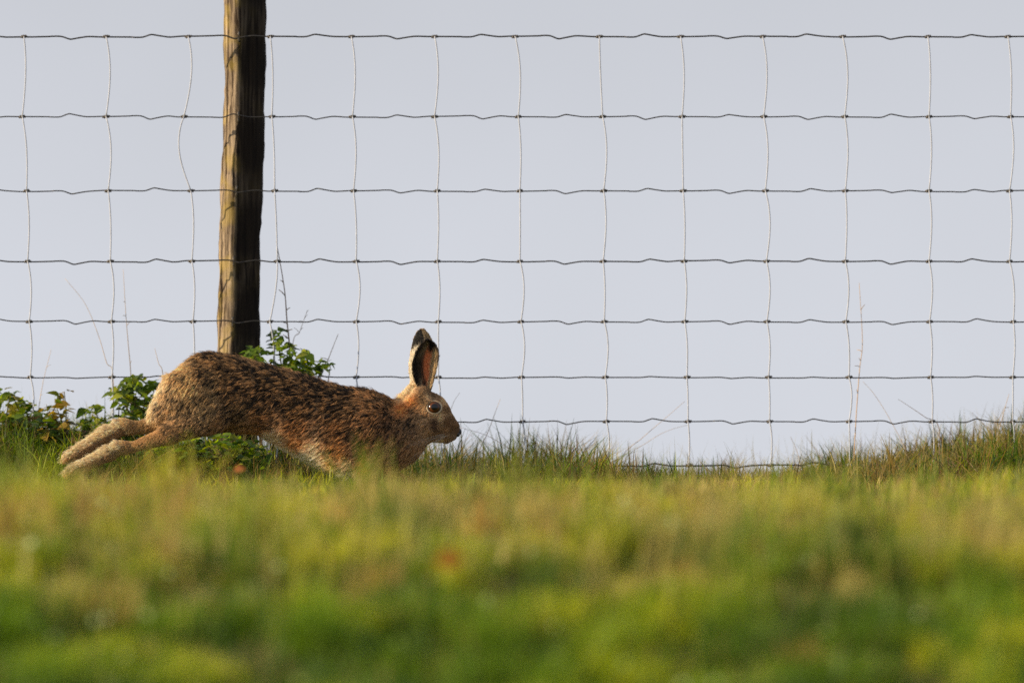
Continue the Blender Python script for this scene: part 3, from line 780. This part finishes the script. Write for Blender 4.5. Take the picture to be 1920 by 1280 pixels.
    # x, y, dirx, diry, length px, tan band, agouti darkness 0..1, lift
    CP = [
        (852, 806, -.7, -.5, 3, (.20, .135, .08), .15, .2), (846, 820, -.9, .3, 4, (.36, .28, .20), .05, .25), (838, 788, -.7, -.6, 4, (.21, .14, .08), .3, .2),
        (826, 752, -.7, -.7, 6, (.19, .12, .065), .45, .25), (812, 742, -.8, -.6, 7, (.18, .12, .065), .5, .3), (836, 772, -.6, -.5, 5, (.24, .165, .10), .25, .2),
        (829, 782, -.7, .5, 5, (.74, .62, .46), .0, .2), (829, 752, -.7, -.4, 4, (.68, .56, .40), .0, .2), (806, 748, -.7, -.3, 5, (.66, .56, .42), .0, .25), (800, 771, -.8, .4, 5, (.56, .44, .30), .05, .25), (812, 779, -.8, .5, 4.5, (.58, .46, .32), .05, .2), (800, 757, -.8, .1, 6, (.42, .33, .22), .2, .3), (826, 797, -.8, .4, 6, (.34, .24, .14), .2, .25), (838, 806, -.9, .2, 5, (.33, .23, .13), .2, .25),
        (815, 787, -.7, .6, 6, (.11, .06, .03), .6, .25), (820, 795, -.7, .6, 6, (.09, .05, .028), .6, .25), (818, 801, -.7, .6, 6, (.13, .08, .045), .5, .25), (828, 792, -.7, .6, 5, (.46, .36, .24), .1, .25), (834, 778, -.6, .3, 5, (.56, .45, .32), .05, .2), (798, 788, -.9, .4, 8, (.50, .39, .27), .2, .3), (806, 808, -.9, .4, 8, (.48, .37, .25), .15, .3), (841, 792, -.6, -.3, 4.5, (.22, .14, .08), .3, .2), (800, 775, -.8, .5, 8, (.30, .21, .13), .35, .3),
        (803, 800, -.9, .4, 9, (.33, .24, .15), .3, .3), (820, 818, -.9, .35, 7, (.33, .24, .15), .15, .3), (825, 828, -.9, .4, 7, (.55, .48, .38), .0, .3), (800, 830, -.9, .4, 10, (.40, .30, .2), .1, .3),
        (797, 750, -.6, -.3, 7, (.26, .2, .13), .4, .3), (775, 752, -.8, .3, 10, (.50, .25, .09), .1, .35), (757, 748, -.7, -.4, 10, (.78, .58, .36), .0, .4), (765, 735, -.5, -.7, 8, (.84, .70, .52), .0, .35), (758, 762, -.9, .3, 12, (.55, .25, .08), .1, .4), (780, 770, -.8, .5, 11, (.34, .22, .12), .4, .35),
        (770, 800, -.8, .6, 14, (.27, .175, .10), .5, .35), (750, 830, -.8, .6, 16, (.29, .17, .085), .35, .4), (780, 845, -.8, .6, 14, (.34, .22, .12), .15, .4),
        (735, 750, -.95, .2, 15, (.28, .17, .085), .6, .4), (700, 740, -.95, .2, 17, (.33, .20, .10), .65, .45), (720, 790, -.8, .6, 17, (.28, .16, .08), .55, .4), (700, 830, -.8, .6, 18, (.29, .16, .075), .42, .4),
        (690, 870, -.8, .6, 18, (.38, .22, .10), .2, .4), (720, 885, -.7, .6, 14, (.34, .19, .09), .15, .3), (640, 760, -.9, .4, 18, (.27, .17, .085), .78, .4), (640, 800, -.9, .45, 18, (.31, .175, .08), .5, .42), (640, 840, -.9, .45, 18, (.42, .235, .10), .28, .42),
        (630, 872, -.9, .4, 18, (.56, .38, .20), .03, .4), (645, 897, -.9, .35, 17, (.86, .80, .70), 0, .4), (600, 882, -.95, .3, 17, (.86, .80, .70), 0, .4), (622, 890, -.95, .3, 17, (.86, .80, .70), 0, .45), (505, 832, -.95, .25, 16, (.74, .66, .54), 0, .42), (522, 845, -.95, .25, 17, (.84, .78, .68), 0, .45), (548, 860, -.95, .25, 17, (.86, .80, .70), 0, .45), (635, 880, -.9, .4, 17, (.70, .55, .38), 0, .42), (655, 903, -.9, .35, 17, (.86, .80, .70), 0, .45), (550, 857, -.95, .25, 16, (.84, .76, .64), 0, .4), (575, 871, -.95, .25, 16, (.86, .80, .70), 0, .4), (520, 838, -.95, .25, 15, (.5, .36, .2), .05, .35),
        (600, 725, -.95, .3, 17, (.26, .165, .085), .8, .45), (560, 760, -.9, .4, 17, (.27, .165, .08), .75, .42), (560, 800, -.9, .45, 17, (.33, .18, .08), .4, .42), (560, 830, -.9, .4, 17, (.44, .25, .11), .2, .4),
        (520, 705, -.95, .25, 16, (.27, .175, .09), .82, .42), (500, 750, -.9, .4, 16, (.26, .16, .08), .78, .42), (500, 790, -.9, .35, 16, (.30, .17, .08), .45, .4), (490, 812, -.95, .2, 14, (.34, .2, .1), .2, .35),
        (440, 675, -.98, .1, 15, (.27, .175, .09), .8, .42), (440, 730, -.9, .4, 15, (.26, .165, .085), .75, .4), (440, 775, -.9, .4, 14, (.27, .175, .09), .5, .38), (420, 800, -.95, .2, 11, (.33, .21, .11), .25, .3),
        (390, 664, -.95, .15, 15, (.31, .20, .10), .72, .45), (390, 700, -.85, .45, 15, (.33, .22, .115), .6, .4), (390, 740, -.7, .6, 14, (.34, .24, .13), .4, .4), (385, 765, -.7, .6, 13, (.30, .23, .14), .4, .36),
        (350, 680, -.75, .5, 14, (.50, .36, .20), .28, .42), (350, 715, -.65, .7, 14, (.52, .38, .21), .24, .4), (372, 735, -.65, .7, 14, (.48, .35, .20), .28, .4), (345, 760, -.6, .75, 13, (.34, .25, .15), .5, .38), (360, 790, -.8, .5, 11, (.31, .22, .13), .4, .33),
        (312, 698, -.6, .75, 14, (.62, .50, .34), .08, .5), (298, 728, -.5, .85, 14, (.72, .62, .47), .0, .5), (284, 757, -.5, .85, 13, (.72, .62, .47), .05, .5), (280, 776, -.6, .8, 12, (.55, .44, .30), .2, .45), (330, 708, -.55, .8, 14, (.42, .30, .17), .42, .4), (314, 738, -.55, .8, 13, (.40, .29, .17), .45, .4), (303, 765, -.55, .8, 13, (.38, .27, .16), .5, .4),
        (310, 790, -.85, .45, 9, (.33, .23, .13), .3, .32), (330, 815, -.93, .35, 7, (.34, .23, .125), .2, .25), (290, 815, -.93, .35, 6, (.40, .27, .14), .1, .22), (260, 835, -.93, .35, 5.5, (.40, .27, .14), .1, .22), (240, 842, -.93, .35, 5.5, (.36, .24, .12), .12, .22),
        (222, 828, -.9, .3, 8, (.70, .54, .33), 0, .45), (185, 850, -.9, .3, 9, (.68, .50, .29), 0, .5), (145, 872, -.9, .35, 9, (.62, .43, .22), 0, .5), (215, 856, -.9, .4, 5, (.38, .25, .12), .1, .22), (170, 880, -.9, .4, 5, (.36, .23, .11), .1, .25),
        (224, 784, -.9, .3, 8, (.70, .54, .33), 0, .45), (185, 803, -.9, .3, 9, (.68, .50, .29), 0, .5), (130, 842, -.9, .35, 9, (.62, .43, .22), 0, .5), (215, 812, -.9, .4, 5, (.38, .26, .13), .1, .22), (260, 795, -.97, .1, 6, (.36, .26, .14), .1, .22), (170, 842, -.9, .4, 5, (.36, .24, .12), .1, .25),
        (740, 914, .9, .3, 6, (.36, .22, .1), .1, .2), (780, 920, .9, .3, 5, (.36, .22, .1), .1, .2), (700, 900, .3, .8, 9, (.35, .2, .09), .1, .3)]
    cp = np.array([c[:5] + c[5] + c[6:] for c in CP], float)
    def field(P):
        d2 = (P[:, None, 0] - cp[None, :, 0]) ** 2 + (P[:, None, 2] - cp[None, :, 1]) ** 2 + 30
        w = d2 ** -2.1; w /= w.sum(1)[:, None]
        return w @ cp[:, 2:]
    cp[:, 5:8] = cp[:, 5:8] ** np.array([1.08, 1.12, 1.14])
    hd = (cp[:, 0] > 786) & (cp[:, 1] < 845)
    cp[hd, 8] *= .6; cp[hd, 5:8] *= np.array([.90, .80, .70])
    cp[:, 4] = np.where(cp[:, 4] > 10, cp[:, 4] * .78, np.maximum(cp[:, 4], 4.5))
    fv = np.vstack([field(c) for c in np.array_split(V, 60)])

    for sg, a_, b_, rad_ in ((-1, (232, 841), (128, 890), 10.5), (1, (232, 803), (122, 865), 13)):
        ax = np.array(b_, float) - a_; L_ = np.linalg.norm(ax); ax /= L_; nr_ = np.array([ax[1], -ax[0]])
        nr_ = nr_ if nr_[1] < 0 else -nr_
        al = (V[:, 0] - a_[0]) * ax[0] + (V[:, 2] - a_[1]) * ax[1]; up_ = ((V[:, 0] - a_[0]) * nr_[0] + (V[:, 2] - a_[1]) * nr_[1]) / rad_
        on = (V[:, 1] * sg > 0) & (al > -2)
        w_ = np.clip((up_ - .12) / .3, 0, 1)[:, None] * np.clip((al[:, None] + 2) / 5, 0, 1)
        far_ = np.clip(al / L_, 0, 1)[:, None]
        sole = np.hstack([np.tile([ax[0] * .8 + nr_[0] * .5, ax[1] * .8 + nr_[1] * .5, 9.5], (len(V), 1)), np.array([.95, .76, .50]) * (1 - .35 * far_), np.tile([0., .62], (len(V), 1))])  # cream sole fur, lightened in colour for the sunlit upper edge
        side_ = np.hstack([np.tile([ax[0], ax[1], 5.], (len(V), 1)), np.tile(np.array([.27, .165, .08]), (len(V), 1)) * (1 + .5 * far_), np.tile([.15, .22], (len(V), 1))])
        fv = np.where(on[:, None], side_ * (1 - w_) + sole * w_, fv)

    # -- ears: cupped shells with their own outlines (photograph pixels)
    def ear(L, R, depth, d_base, d_tip, sign, back_off):
        nu, nv = 42, 19
        Ls, Rs = spline(L, nu), spline(R, nu)
        u = np.linspace(0, 1, nu)[:, None]; v = np.linspace(0, 1, nv)[None]
        bow = (1 - (2 * v - 1) ** 2)
        wx = Ls[:, None, 0] * (1 - v) + Rs[:, None, 0] * v; wy = Ls[:, None, 1] * (1 - v) + Rs[:, None, 1] * v
        dd = d_base + (d_tip - d_base) * u + sign * depth * bow * np.sin(np.pi * np.clip(u * .9 + .12, 0, 1)) ** .7
        thick = abs(back_off) * (.35 + .65 * bow ** .5) * (1 - .45 * u)
        inner = np.stack([wx, dd, wy], -1); outer = np.stack([wx, dd + sign * thick, wy], -1)
        return inner, outer, u + 0 * v, v + 0 * u
    verts, faces, fields, regions = [V], [Q], [fv], []
    nV = len(V)
    near = ear([(789, 744), (783, 727), (776, 708), (773, 690), (776, 672), (783, 655), (792, 643), (799, 637)],
               [(806, 742), (809, 726), (815, 705), (819, 688), (822, 670), (821, 656), (815, 645), (806, 637)], 13, -16, -24, 1, 5)
    far = ear([(772, 756), (767, 734), (769, 714), (767, 692), (768, 675), (772, 652), (777, 632), (785, 619)],
              [(803, 748), (806, 722), (810, 700), (812, 680), (812, 662), (811, 645), (805, 630), (796, 618)], 11, 20, 26, -1, 5)
    def ear_cols(which, side, u, v):
        sh = u.shape; dark = np.zeros(sh); ln = np.full(sh, 4.6)
        # wobble the borders of the colour patches
        u = np.clip(u + .022 * np.sin(9 * v + 2) + .012 * np.sin(31 * v), 0, 1); v = np.clip(v + .03 * np.sin(13 * u + 1), 0, 1)
        st = lambda x, a, b: np.clip((x - a) / (b - a), 0, 1)
        win = lambda x, a, b, s_: st(x, a - s_, a + s_) * (1 - st(x, b - s_, b + s_))
        col = np.zeros(sh + (3,))
        def put(w, c):
            nonlocal col
            col = col * (1 - w[..., None]) + np.array(c) * w[..., None]
        if which == 'near' and side == 'in':
            put(np.ones(sh), (.36, .27, .17))
            put(win(v, -1, .44, .05) * st(u, .12, .26), (.050, .034, .024))
            put(win(v, -1, .2, .06) * st(u, .05, .2) * (1 - st(u, .7, .85)), (.010, .007, .006))
            put(win(u, .55, .86, .07) * win(v, .16, .62, .08), (.17, .125, .075))
            put(win(v, .42, .73, .06) * win(u, .2, .76, .08), (.72, .26, .11))  # pinkish skin, with sun glow through the ear put into its colour
            put(win(v, .36, .47, .03) * win(u, .1, .6, .08), (.13, .055, .03))
            put(win(v, .46, .6, .04) * (1 - st(u, .22, .32)), (.014, .009, .007))
            put(st(u, .62, .74) * st(v, .40, .56), (.010, .007, .006))
            put(st(v, .70, .82) * (1 - st(u, .62, .72)), (.36, .27, .16))
            put(st(v, .9, 1) * st(u, .35, .5) * (1 - st(u, .66, .76)), (.10, .07, .045))
            put(st(u, .9, .95), (.008, .006, .005)); put(st(u, .60, .68) * st(v, .8, .9), (.010, .007, .006))
            ln = ln + 3.5 * st(v, .7, .85) * (1 - st(u, .7, .8)) + 2 * (1 - st(v, 0, .2)) - 3 * win(v, .42, .72, .05) * win(u, .2, .8, .05)
        elif which == 'near':
            put(np.ones(sh), (.5, .42, .3)); put(st(u, .74, .8), (.012, .01, .009)); put(st(v, .55, .65), (.15, .10, .055))
        elif side == 'out':
            put(np.ones(sh), (.80, .72, .60)); put(st(v, .5, .66), (.33, .25, .15)); put(1 - st(u, .12, .3), (.58, .37, .19))
            put(st(u, .66, .72) * (1 - st(v, .56, .66)), (.007, .006, .005)); put(st(u, .68, .76) * st(v, .58, .66), (.27, .19, .10))
        else:
            put(np.ones(sh), (.4, .3, .2))
        return col, dark, ln
    ear_pos, ear_nrm_hint = [], []
    for which, (inn, out_, u, v) in (('near', near), ('far', far)):
        nu, nv = u.shape
        for side, G in (('in', inn), ('out', out_)):
            c, dk, ln = ear_cols(which, side, u, v)
            verts.append(G.reshape(-1, 3))
            # hair along the ear, towards the tip
            mid = (G[:, 0] + G[:, -1]) / 2; t = np.gradient(mid, axis=0)
            f = np.zeros((nu * nv, 8)); f[:, 0] = np.repeat(t[:, 0], nv); f[:, 1] = np.repeat(t[:, 2], nv)
            f[:, 2] = ln.ravel(); f[:, 3:6] = c.reshape(-1, 3); f[:, 6] = 0; f[:, 7] = .22
            fields.append(f)
        i = np.arange(nu - 1)[:, None] * nv; j = np.arange(nv - 1)[None]
        q = np.stack([i + j, i + j + 1, i + nv + j + 1, i + nv + j], -1).reshape(-1, 4)
        flip = which == 'near'
        qi = q if flip else q[:, ::-1]; qo = q[:, ::-1] if flip else q
        faces += [qi + nV, qo + nV + nu * nv]
        b1, b2 = nV, nV + nu * nv
        e0 = np.arange(nu - 1) * nv
        rim = np.vstack([np.stack([b1 + e0, b1 + e0 + nv, b2 + e0 + nv, b2 + e0], -1), np.stack([b1 + e0 + nv - 1, b2 + e0 + nv - 1, b2 + e0 + 2 * nv - 1, b1 + e0 + 2 * nv - 1], -1)])
        k = np.arange(nv - 1); tpp = (nu - 1) * nv
        rim = np.vstack([rim, np.stack([b1 + tpp + k, b1 + tpp + k + 1, b2 + tpp + k + 1, b2 + tpp + k], -1), np.stack([b1 + k, b2 + k, b2 + k + 1, b1 + k + 1], -1)])
        faces.append(rim if flip else rim[:, ::-1])
        nV += 2 * nu * nv
    P = np.vstack(verts); Fd = np.vstack(fields); FQ = np.vstack(faces)
    W = np.stack([(P[:, 0] - 960) * S_H, YH + P[:, 1] * S_H, ZC + (640 - P[:, 2]) * S_H], -1)
    root = empty("hare", hp(500, 926))
    tag(root, "brown hare at full stretch running to the right through the grass", "hare")
    # skin under the fur
    m, nt, o = new_mat("hare_skin")
    at = nt.nodes.new("ShaderNodeAttribute"); at.attribute_name = "col"
    p = nt.nodes.new("ShaderNodeBsdfPrincipled"); p.inputs["Roughness"].default_value = .8; p.inputs["Specular IOR Level"].default_value = .15
    tr = nt.nodes.new("ShaderNodeBsdfTranslucent"); mixs = nt.nodes.new("ShaderNodeMixShader"); mixs.inputs[0].default_value = .12
    nt.links.new(at.outputs["Color"], p.inputs["Base Color"]); nt.links.new(at.outputs["Color"], tr.inputs["Color"])
    nt.links.new(p.outputs[0], mixs.inputs[1]); nt.links.new(tr.outputs[0], mixs.inputs[2]); nt.links.new(mixs.outputs[0], o.inputs[0])
    skin = Fd[:, 3:6] * (1 - .55 * Fd[:, 6:7]) * .8
    body = mesh_obj("body", W, [FQ], m, root, skin)
    me = body.data
    N = np.empty(len(W) * 3, np.float32); me.vertex_normals.foreach_get("vector", N); N = N.reshape(-1, 3).astype(float)

    # -- fur
    tri = np.vstack([FQ[:, [0, 1, 2]], FQ[:, [0, 2, 3]]])
    ar = .5 * np.linalg.norm(np.cross(W[tri[:, 1]] - W[tri[:, 0]], W[tri[:, 2]] - W[tri[:, 0]]), axis=1)
    tl = Fd[tri, 2].mean(1)
    dens = ar * np.clip((14 / np.maximum(tl, 2)) ** 1.35, .8, 7.0)     # short hair needs more of it
    NC = 62000
    pick = rng.choice(len(tri), NC, p=dens / dens.sum())
    r1, r2 = np.sqrt(rng.random(NC)), rng.random(NC)
    bw = np.stack([1 - r1, r1 * (1 - r2), r1 * r2], -1)
    ip = lambda A: np.einsum('nk,nkc->nc', bw, A[tri[pick]])
    c, n, f = ip(W), ip(N), ip(Fd)
    n /= np.linalg.norm(n, axis=1)[:, None] + 1e-9
    # keep the eye and the nose free
    pxx = c[:, 0] / S_H + 960; pyy = 640 - (c[:, 2] - ZC) / S_H
    keep = (((pxx - 814) / 13.2) ** 2 + ((pyy - 764) / 11.4) ** 2 > 1) & ((pxx - 861) ** 2 + (pyy - 811) ** 2 > 9.5 ** 2)
    c, n, f = c[keep], n[keep], f[keep]; NC = len(c)
    d = np.stack([f[:, 0], np.zeros(NC), -f[:, 1]], -1); d /= np.linalg.norm(d, axis=1)[:, None] + 1e-9
    d += rng.normal(0, .24, d.shape)
    t = d - n * (d * n).sum(1)[:, None]; t /= np.linalg.norm(t, axis=1)[:, None] + 1e-9
    bt_ = np.cross(n, t)
    CH = 8
    rad = np.clip(f[:, 2] * .19, .8, 2.4) * S_H
    offa = rng.normal(0, .75, (NC, CH, 2)) * rad[:, None, None]
    off = offa[..., :1] * t[:, None] + offa[..., 1:] * bt_[:, None]
    Ln = (f[:, 2] * S_H)[:, None] * rng.uniform(.7, 1.2, (NC, CH)) * rng.uniform(.85, 1.15, NC)[:, None]
    guard = (rng.random((NC, CH)) < .07) & (f[:, 2] > 9)[:, None]
    Ln = np.where(guard, Ln * 1.45, Ln)
    lift = (f[:, 7][:, None] * 1.12 * rng.uniform(.7, 1.4, (NC, 1)))
    # agouti: long wavy dark clumps against tan ones
    wav = .8 * noise2(c[:, 0] * 75 + 25 * c[:, 2], c[:, 2] * 150, 1.0) + rng.normal(0, .8, NC)
    darkc = np.clip(f[:, 6] * 1.5 - .56 + .95 * wav * np.clip(f[:, 6] * 2.5, 0, 1), 0, 1)
    K = 5
    sv = np.linspace(0, 1, K)
    pos = np.zeros((NC, CH, K, 3)); colr = np.ones((NC, CH, K, 4)); rr = np.zeros((NC, CH, K))
    tone = rng.uniform(.78, 1.22, (NC, CH)) * rng.uniform(.8, 1.2, (NC, 1))
    tanb = f[:, 3:6] * np.array([1.58, 1.56, 1.46]); tanb *= np.minimum(1, .84 / tanb.max(1))[:, None]
    under = tanb * (.40 - .12 * f[:, 6:7]) + .03
    for k, s in enumerate(sv):
        conv = 1 - .72 * s ** 1.1
        pos[:, :, k] = (c[:, None] - n[:, None] * np.minimum(.0008, .05 * Ln.mean(1))[:, None, None] + off * conv + t[:, None] * (Ln * s * .92)[..., None] + n[:, None] * (Ln * lift * (1.9 * s - 1.15 * s * s))[..., None]
                        + rng.normal(0, .0002, (NC, CH, 3)) * s)
        pos[:, :, k, 2] -= Ln * .05 * s * s
        lite = 1 + .55 * np.clip(-wav - .2, 0, 1)[:, None]
        cc = under * (1 - min(1, s / .45)) + tanb * lite * min(1, s / .45)
        blk = np.array([.010, .007, .005])
        w = (darkc * np.interp(s, [0, .3, .55, 1], [.7, .85, 1, 1]))[:, None]
        tt_ = (np.clip(f[:, 6], 0, 1) * np.interp(s, [0, .75, 1], [0, 0, .5]))[:, None]
        cc = cc * (1 - w) + blk * w; cc = cc * (1 - tt_) + blk * tt_
        colr[:, :, k, :3] = np.clip(cc[:, None] * tone[..., None], 0, .92)
        rr[:, :, k] = np.interp(s, [0, .3, .8, 1], [1, 1, .7, .12]) * np.clip(f[:, 2][:, None] / 13, .55, 1) * .00021
    NS = NC * CH
    hc = bpy.data.hair_curves.new("fur")
    hc.add_curves([K] * NS)
    hc.position_data.foreach_set("vector", pos.reshape(-1).astype(np.float32))
    a = hc.attributes.get("radius") or hc.attributes.new("radius", 'FLOAT', 'POINT')
    a.data.foreach_set("value", rr.reshape(-1).astype(np.float32))
    a = hc.attributes.new("col", 'FLOAT_COLOR', 'POINT'); a.data.foreach_set("color", colr.reshape(-1).astype(np.float32))
    m, nt, o = new_mat("hare_fur")
    at = nt.nodes.new("ShaderNodeAttribute"); at.attribute_name = "col"
    df = nt.nodes.new("ShaderNodeBsdfDiffuse"); tr = nt.nodes.new("ShaderNodeBsdfTranslucent"); mxs = nt.nodes.new("ShaderNodeMixShader")
    gl = nt.nodes.new("ShaderNodeBsdfGlossy"); gl.inputs["Roughness"].default_value = .5; mx2 = nt.nodes.new("ShaderNodeMixShader")
    mxs.inputs[0].default_value = .38; mx2.inputs[0].default_value = .035
    nt.links.new(at.outputs["Color"], df.inputs["Color"]); nt.links.new(at.outputs["Color"], tr.inputs["Color"])
    nt.links.new(df.outputs[0], mxs.inputs[1]); nt.links.new(tr.outputs[0], mxs.inputs[2])
    nt.links.new(mxs.outputs[0], mx2.inputs[1]); nt.links.new(gl.outputs[0], mx2.inputs[2]); nt.links.new(mx2.outputs[0], o.inputs[0])
    hc.materials.append(m)
    fo = bpy.data.objects.new("fur", hc); link(fo, root)

    # -- eyes
    def rot_sphere(b, cpt, r, n_, sc=(1, 1, 1), lim=1.0, col=(1, 1, 1)):
        """sphere (or cap up to polar angle lim*pi) whose pole points along n_"""
        n_ = np.asarray(n_, float); n_ = n_ / np.linalg.norm(n_)
        a = np.cross(n_, [0, 0, 1.0]); a /= np.linalg.norm(a); bb = np.cross(a, n_)
        th = np.linspace(0.001, np.pi * lim, 22); ph = np.linspace(0, 2 * np.pi, 32, endpoint=False)
        Vv = (np.cos(th)[:, None, None] * n_ + np.sin(th)[:, None, None] * (np.cos(ph)[None, :, None] * a * sc[0] + np.sin(ph)[None, :, None] * bb * sc[1])) * r + cpt
        i = np.arange(21)[:, None] * 32; j = np.arange(32)[None]; k = (j + 1) % 32
        b.add(Vv.reshape(-1, 3), np.stack([i + j, i + 32 + j, i + 32 + k, i + k], -1).reshape(-1, 4), None, col)
        return a, bb
    mi, nt, o = new_mat("amber_iris")
    p = nt.nodes.new("ShaderNodeBsdfPrincipled"); p.inputs["Roughness"].default_value = .16; p.inputs["Specular IOR Level"].default_value = .32
    at = nt.nodes.new("ShaderNodeAttribute"); at.attribute_name = "col"; nt.links.new(at.outputs["Color"], p.inputs["Base Color"]); nt.links.new(p.outputs[0], o.inputs[0])
    def simple(name, colour, rough, coat=0):
        mm, nt, o = new_mat(name)
        p = nt.nodes.new("ShaderNodeBsdfPrincipled"); p.inputs["Roughness"].default_value = rough; p.inputs["Coat Weight"].default_value = coat; p.inputs["Coat Roughness"].default_value = .04
        nz = nt.nodes.new("ShaderNodeTexNoise"); nz.inputs["Scale"].default_value = 900
        g = nt.nodes.new("ShaderNodeNewGeometry"); nt.links.new(g.outputs["Position"], nz.inputs["Vector"])
        nt.links.new(ramp_mix(nt, nz.outputs["Fac"], tuple(v * .8 for v in colour), tuple(v * 1.2 for v in colour)), p.inputs["Base Color"])
        nt.links.new(p.outputs[0], o.inputs[0]); return mm
    m_pupil = simple("black_pupil", (.003, .003, .004), .16, 0); m_lid = simple("pale_eyelid", (.46, .35, .22), .8); m_nose = simple("black_nose", (.012, .01, .01), .35); m_whisk = simple("pale_whisker", (.5, .44, .36), .5)
    lid_dark = simple("dark_eyelid_rim", (.02, .013, .01), .4)
    for sgn in (-1, 1):
        ec = hp(814, 764, sgn * 20.5); er = 13.4 * S_H
        nrm = np.array([.06, sgn * 1.0, .12]); nrm /= np.linalg.norm(nrm)
        b = MB(); rot_sphere(b, ec, er, nrm)
        V_ = np.vstack(b.v); cosv = (V_ - ec) @ nrm / er
        b.c = [np.stack([np.interp(cosv, [.52, .66, .82, .93], k) for k in ([.006, .045, .10, .04], [.005, .016, .034, .014], [.004, .005, .009, .006])], -1)]
        eye = b.build("eye", mi, root)
        b = MB(); rot_sphere(b, ec, er * 1.012, nrm, lim=.15); b.build("pupil", m_pupil, eye)
        # lids: a dark inner rim and a pale furred ring round the ball
        a = np.cross(nrm, [0, 0, 1.0]); a /= np.linalg.norm(a); bb = np.cross(a, nrm)
        ph = np.linspace(0, 2 * np.pi, 41)
        for nm, rx, ry, hgt, th_, mt in (("eyelid_rim", 11.3, 9.7, 6.8, 1.2, lid_dark), ("eyelid", 13.4, 11.6, 5.6, 2.1, m_lid)):
            ring = ec + nrm * hgt * S_H + (np.cos(ph)[:, None] * a * rx + np.sin(ph)[:, None] * bb * ry) * S_H
            b = MB(); b.tube(ring, th_ * S_H, 8, caps=False); b.build(nm, mt, root if nm == "eyelid" else eye)
    # -- nose
    b = MB()
    rot_sphere(b, hp(858.5, 809, 0), 7 * S_H, (1, 0, .1), (.8, 1.05, 1))
    rot_sphere(b, hp(857.5, 814, -3.4), 5 * S_H, (1, -.4, -.2)); rot_sphere(b, hp(857.5, 814, 3.4), 5 * S_H, (1, .4, -.2))
    b.build("nose", m_nose, root)
    # -- whiskers
    for sgn in (-1, 1):
        for k in range(9):
            s0 = np.array([842 + rng.uniform(-4, 5), 811 + rng.uniform(-3, 6)])
            an = math.radians(rng.uniform(146, 196)); L = rng.uniform(45, 105)
            e = s0 + L * np.array([math.cos(an), math.sin(an) * .9 + .25])
            pts = [hp(s0[0], s0[1], sgn * 10), hp(s0[0] * .55 + e[0] * .45, s0[1] * .55 + e[1] * .45 - 3, sgn * 30), hp(e[0], e[1], sgn * 46)]
            b = MB(); b.tube(spline(pts, 14), np.linspace(.00016, .00006, 14), 5); b.build("whisker", m_whisk, root)
hare()
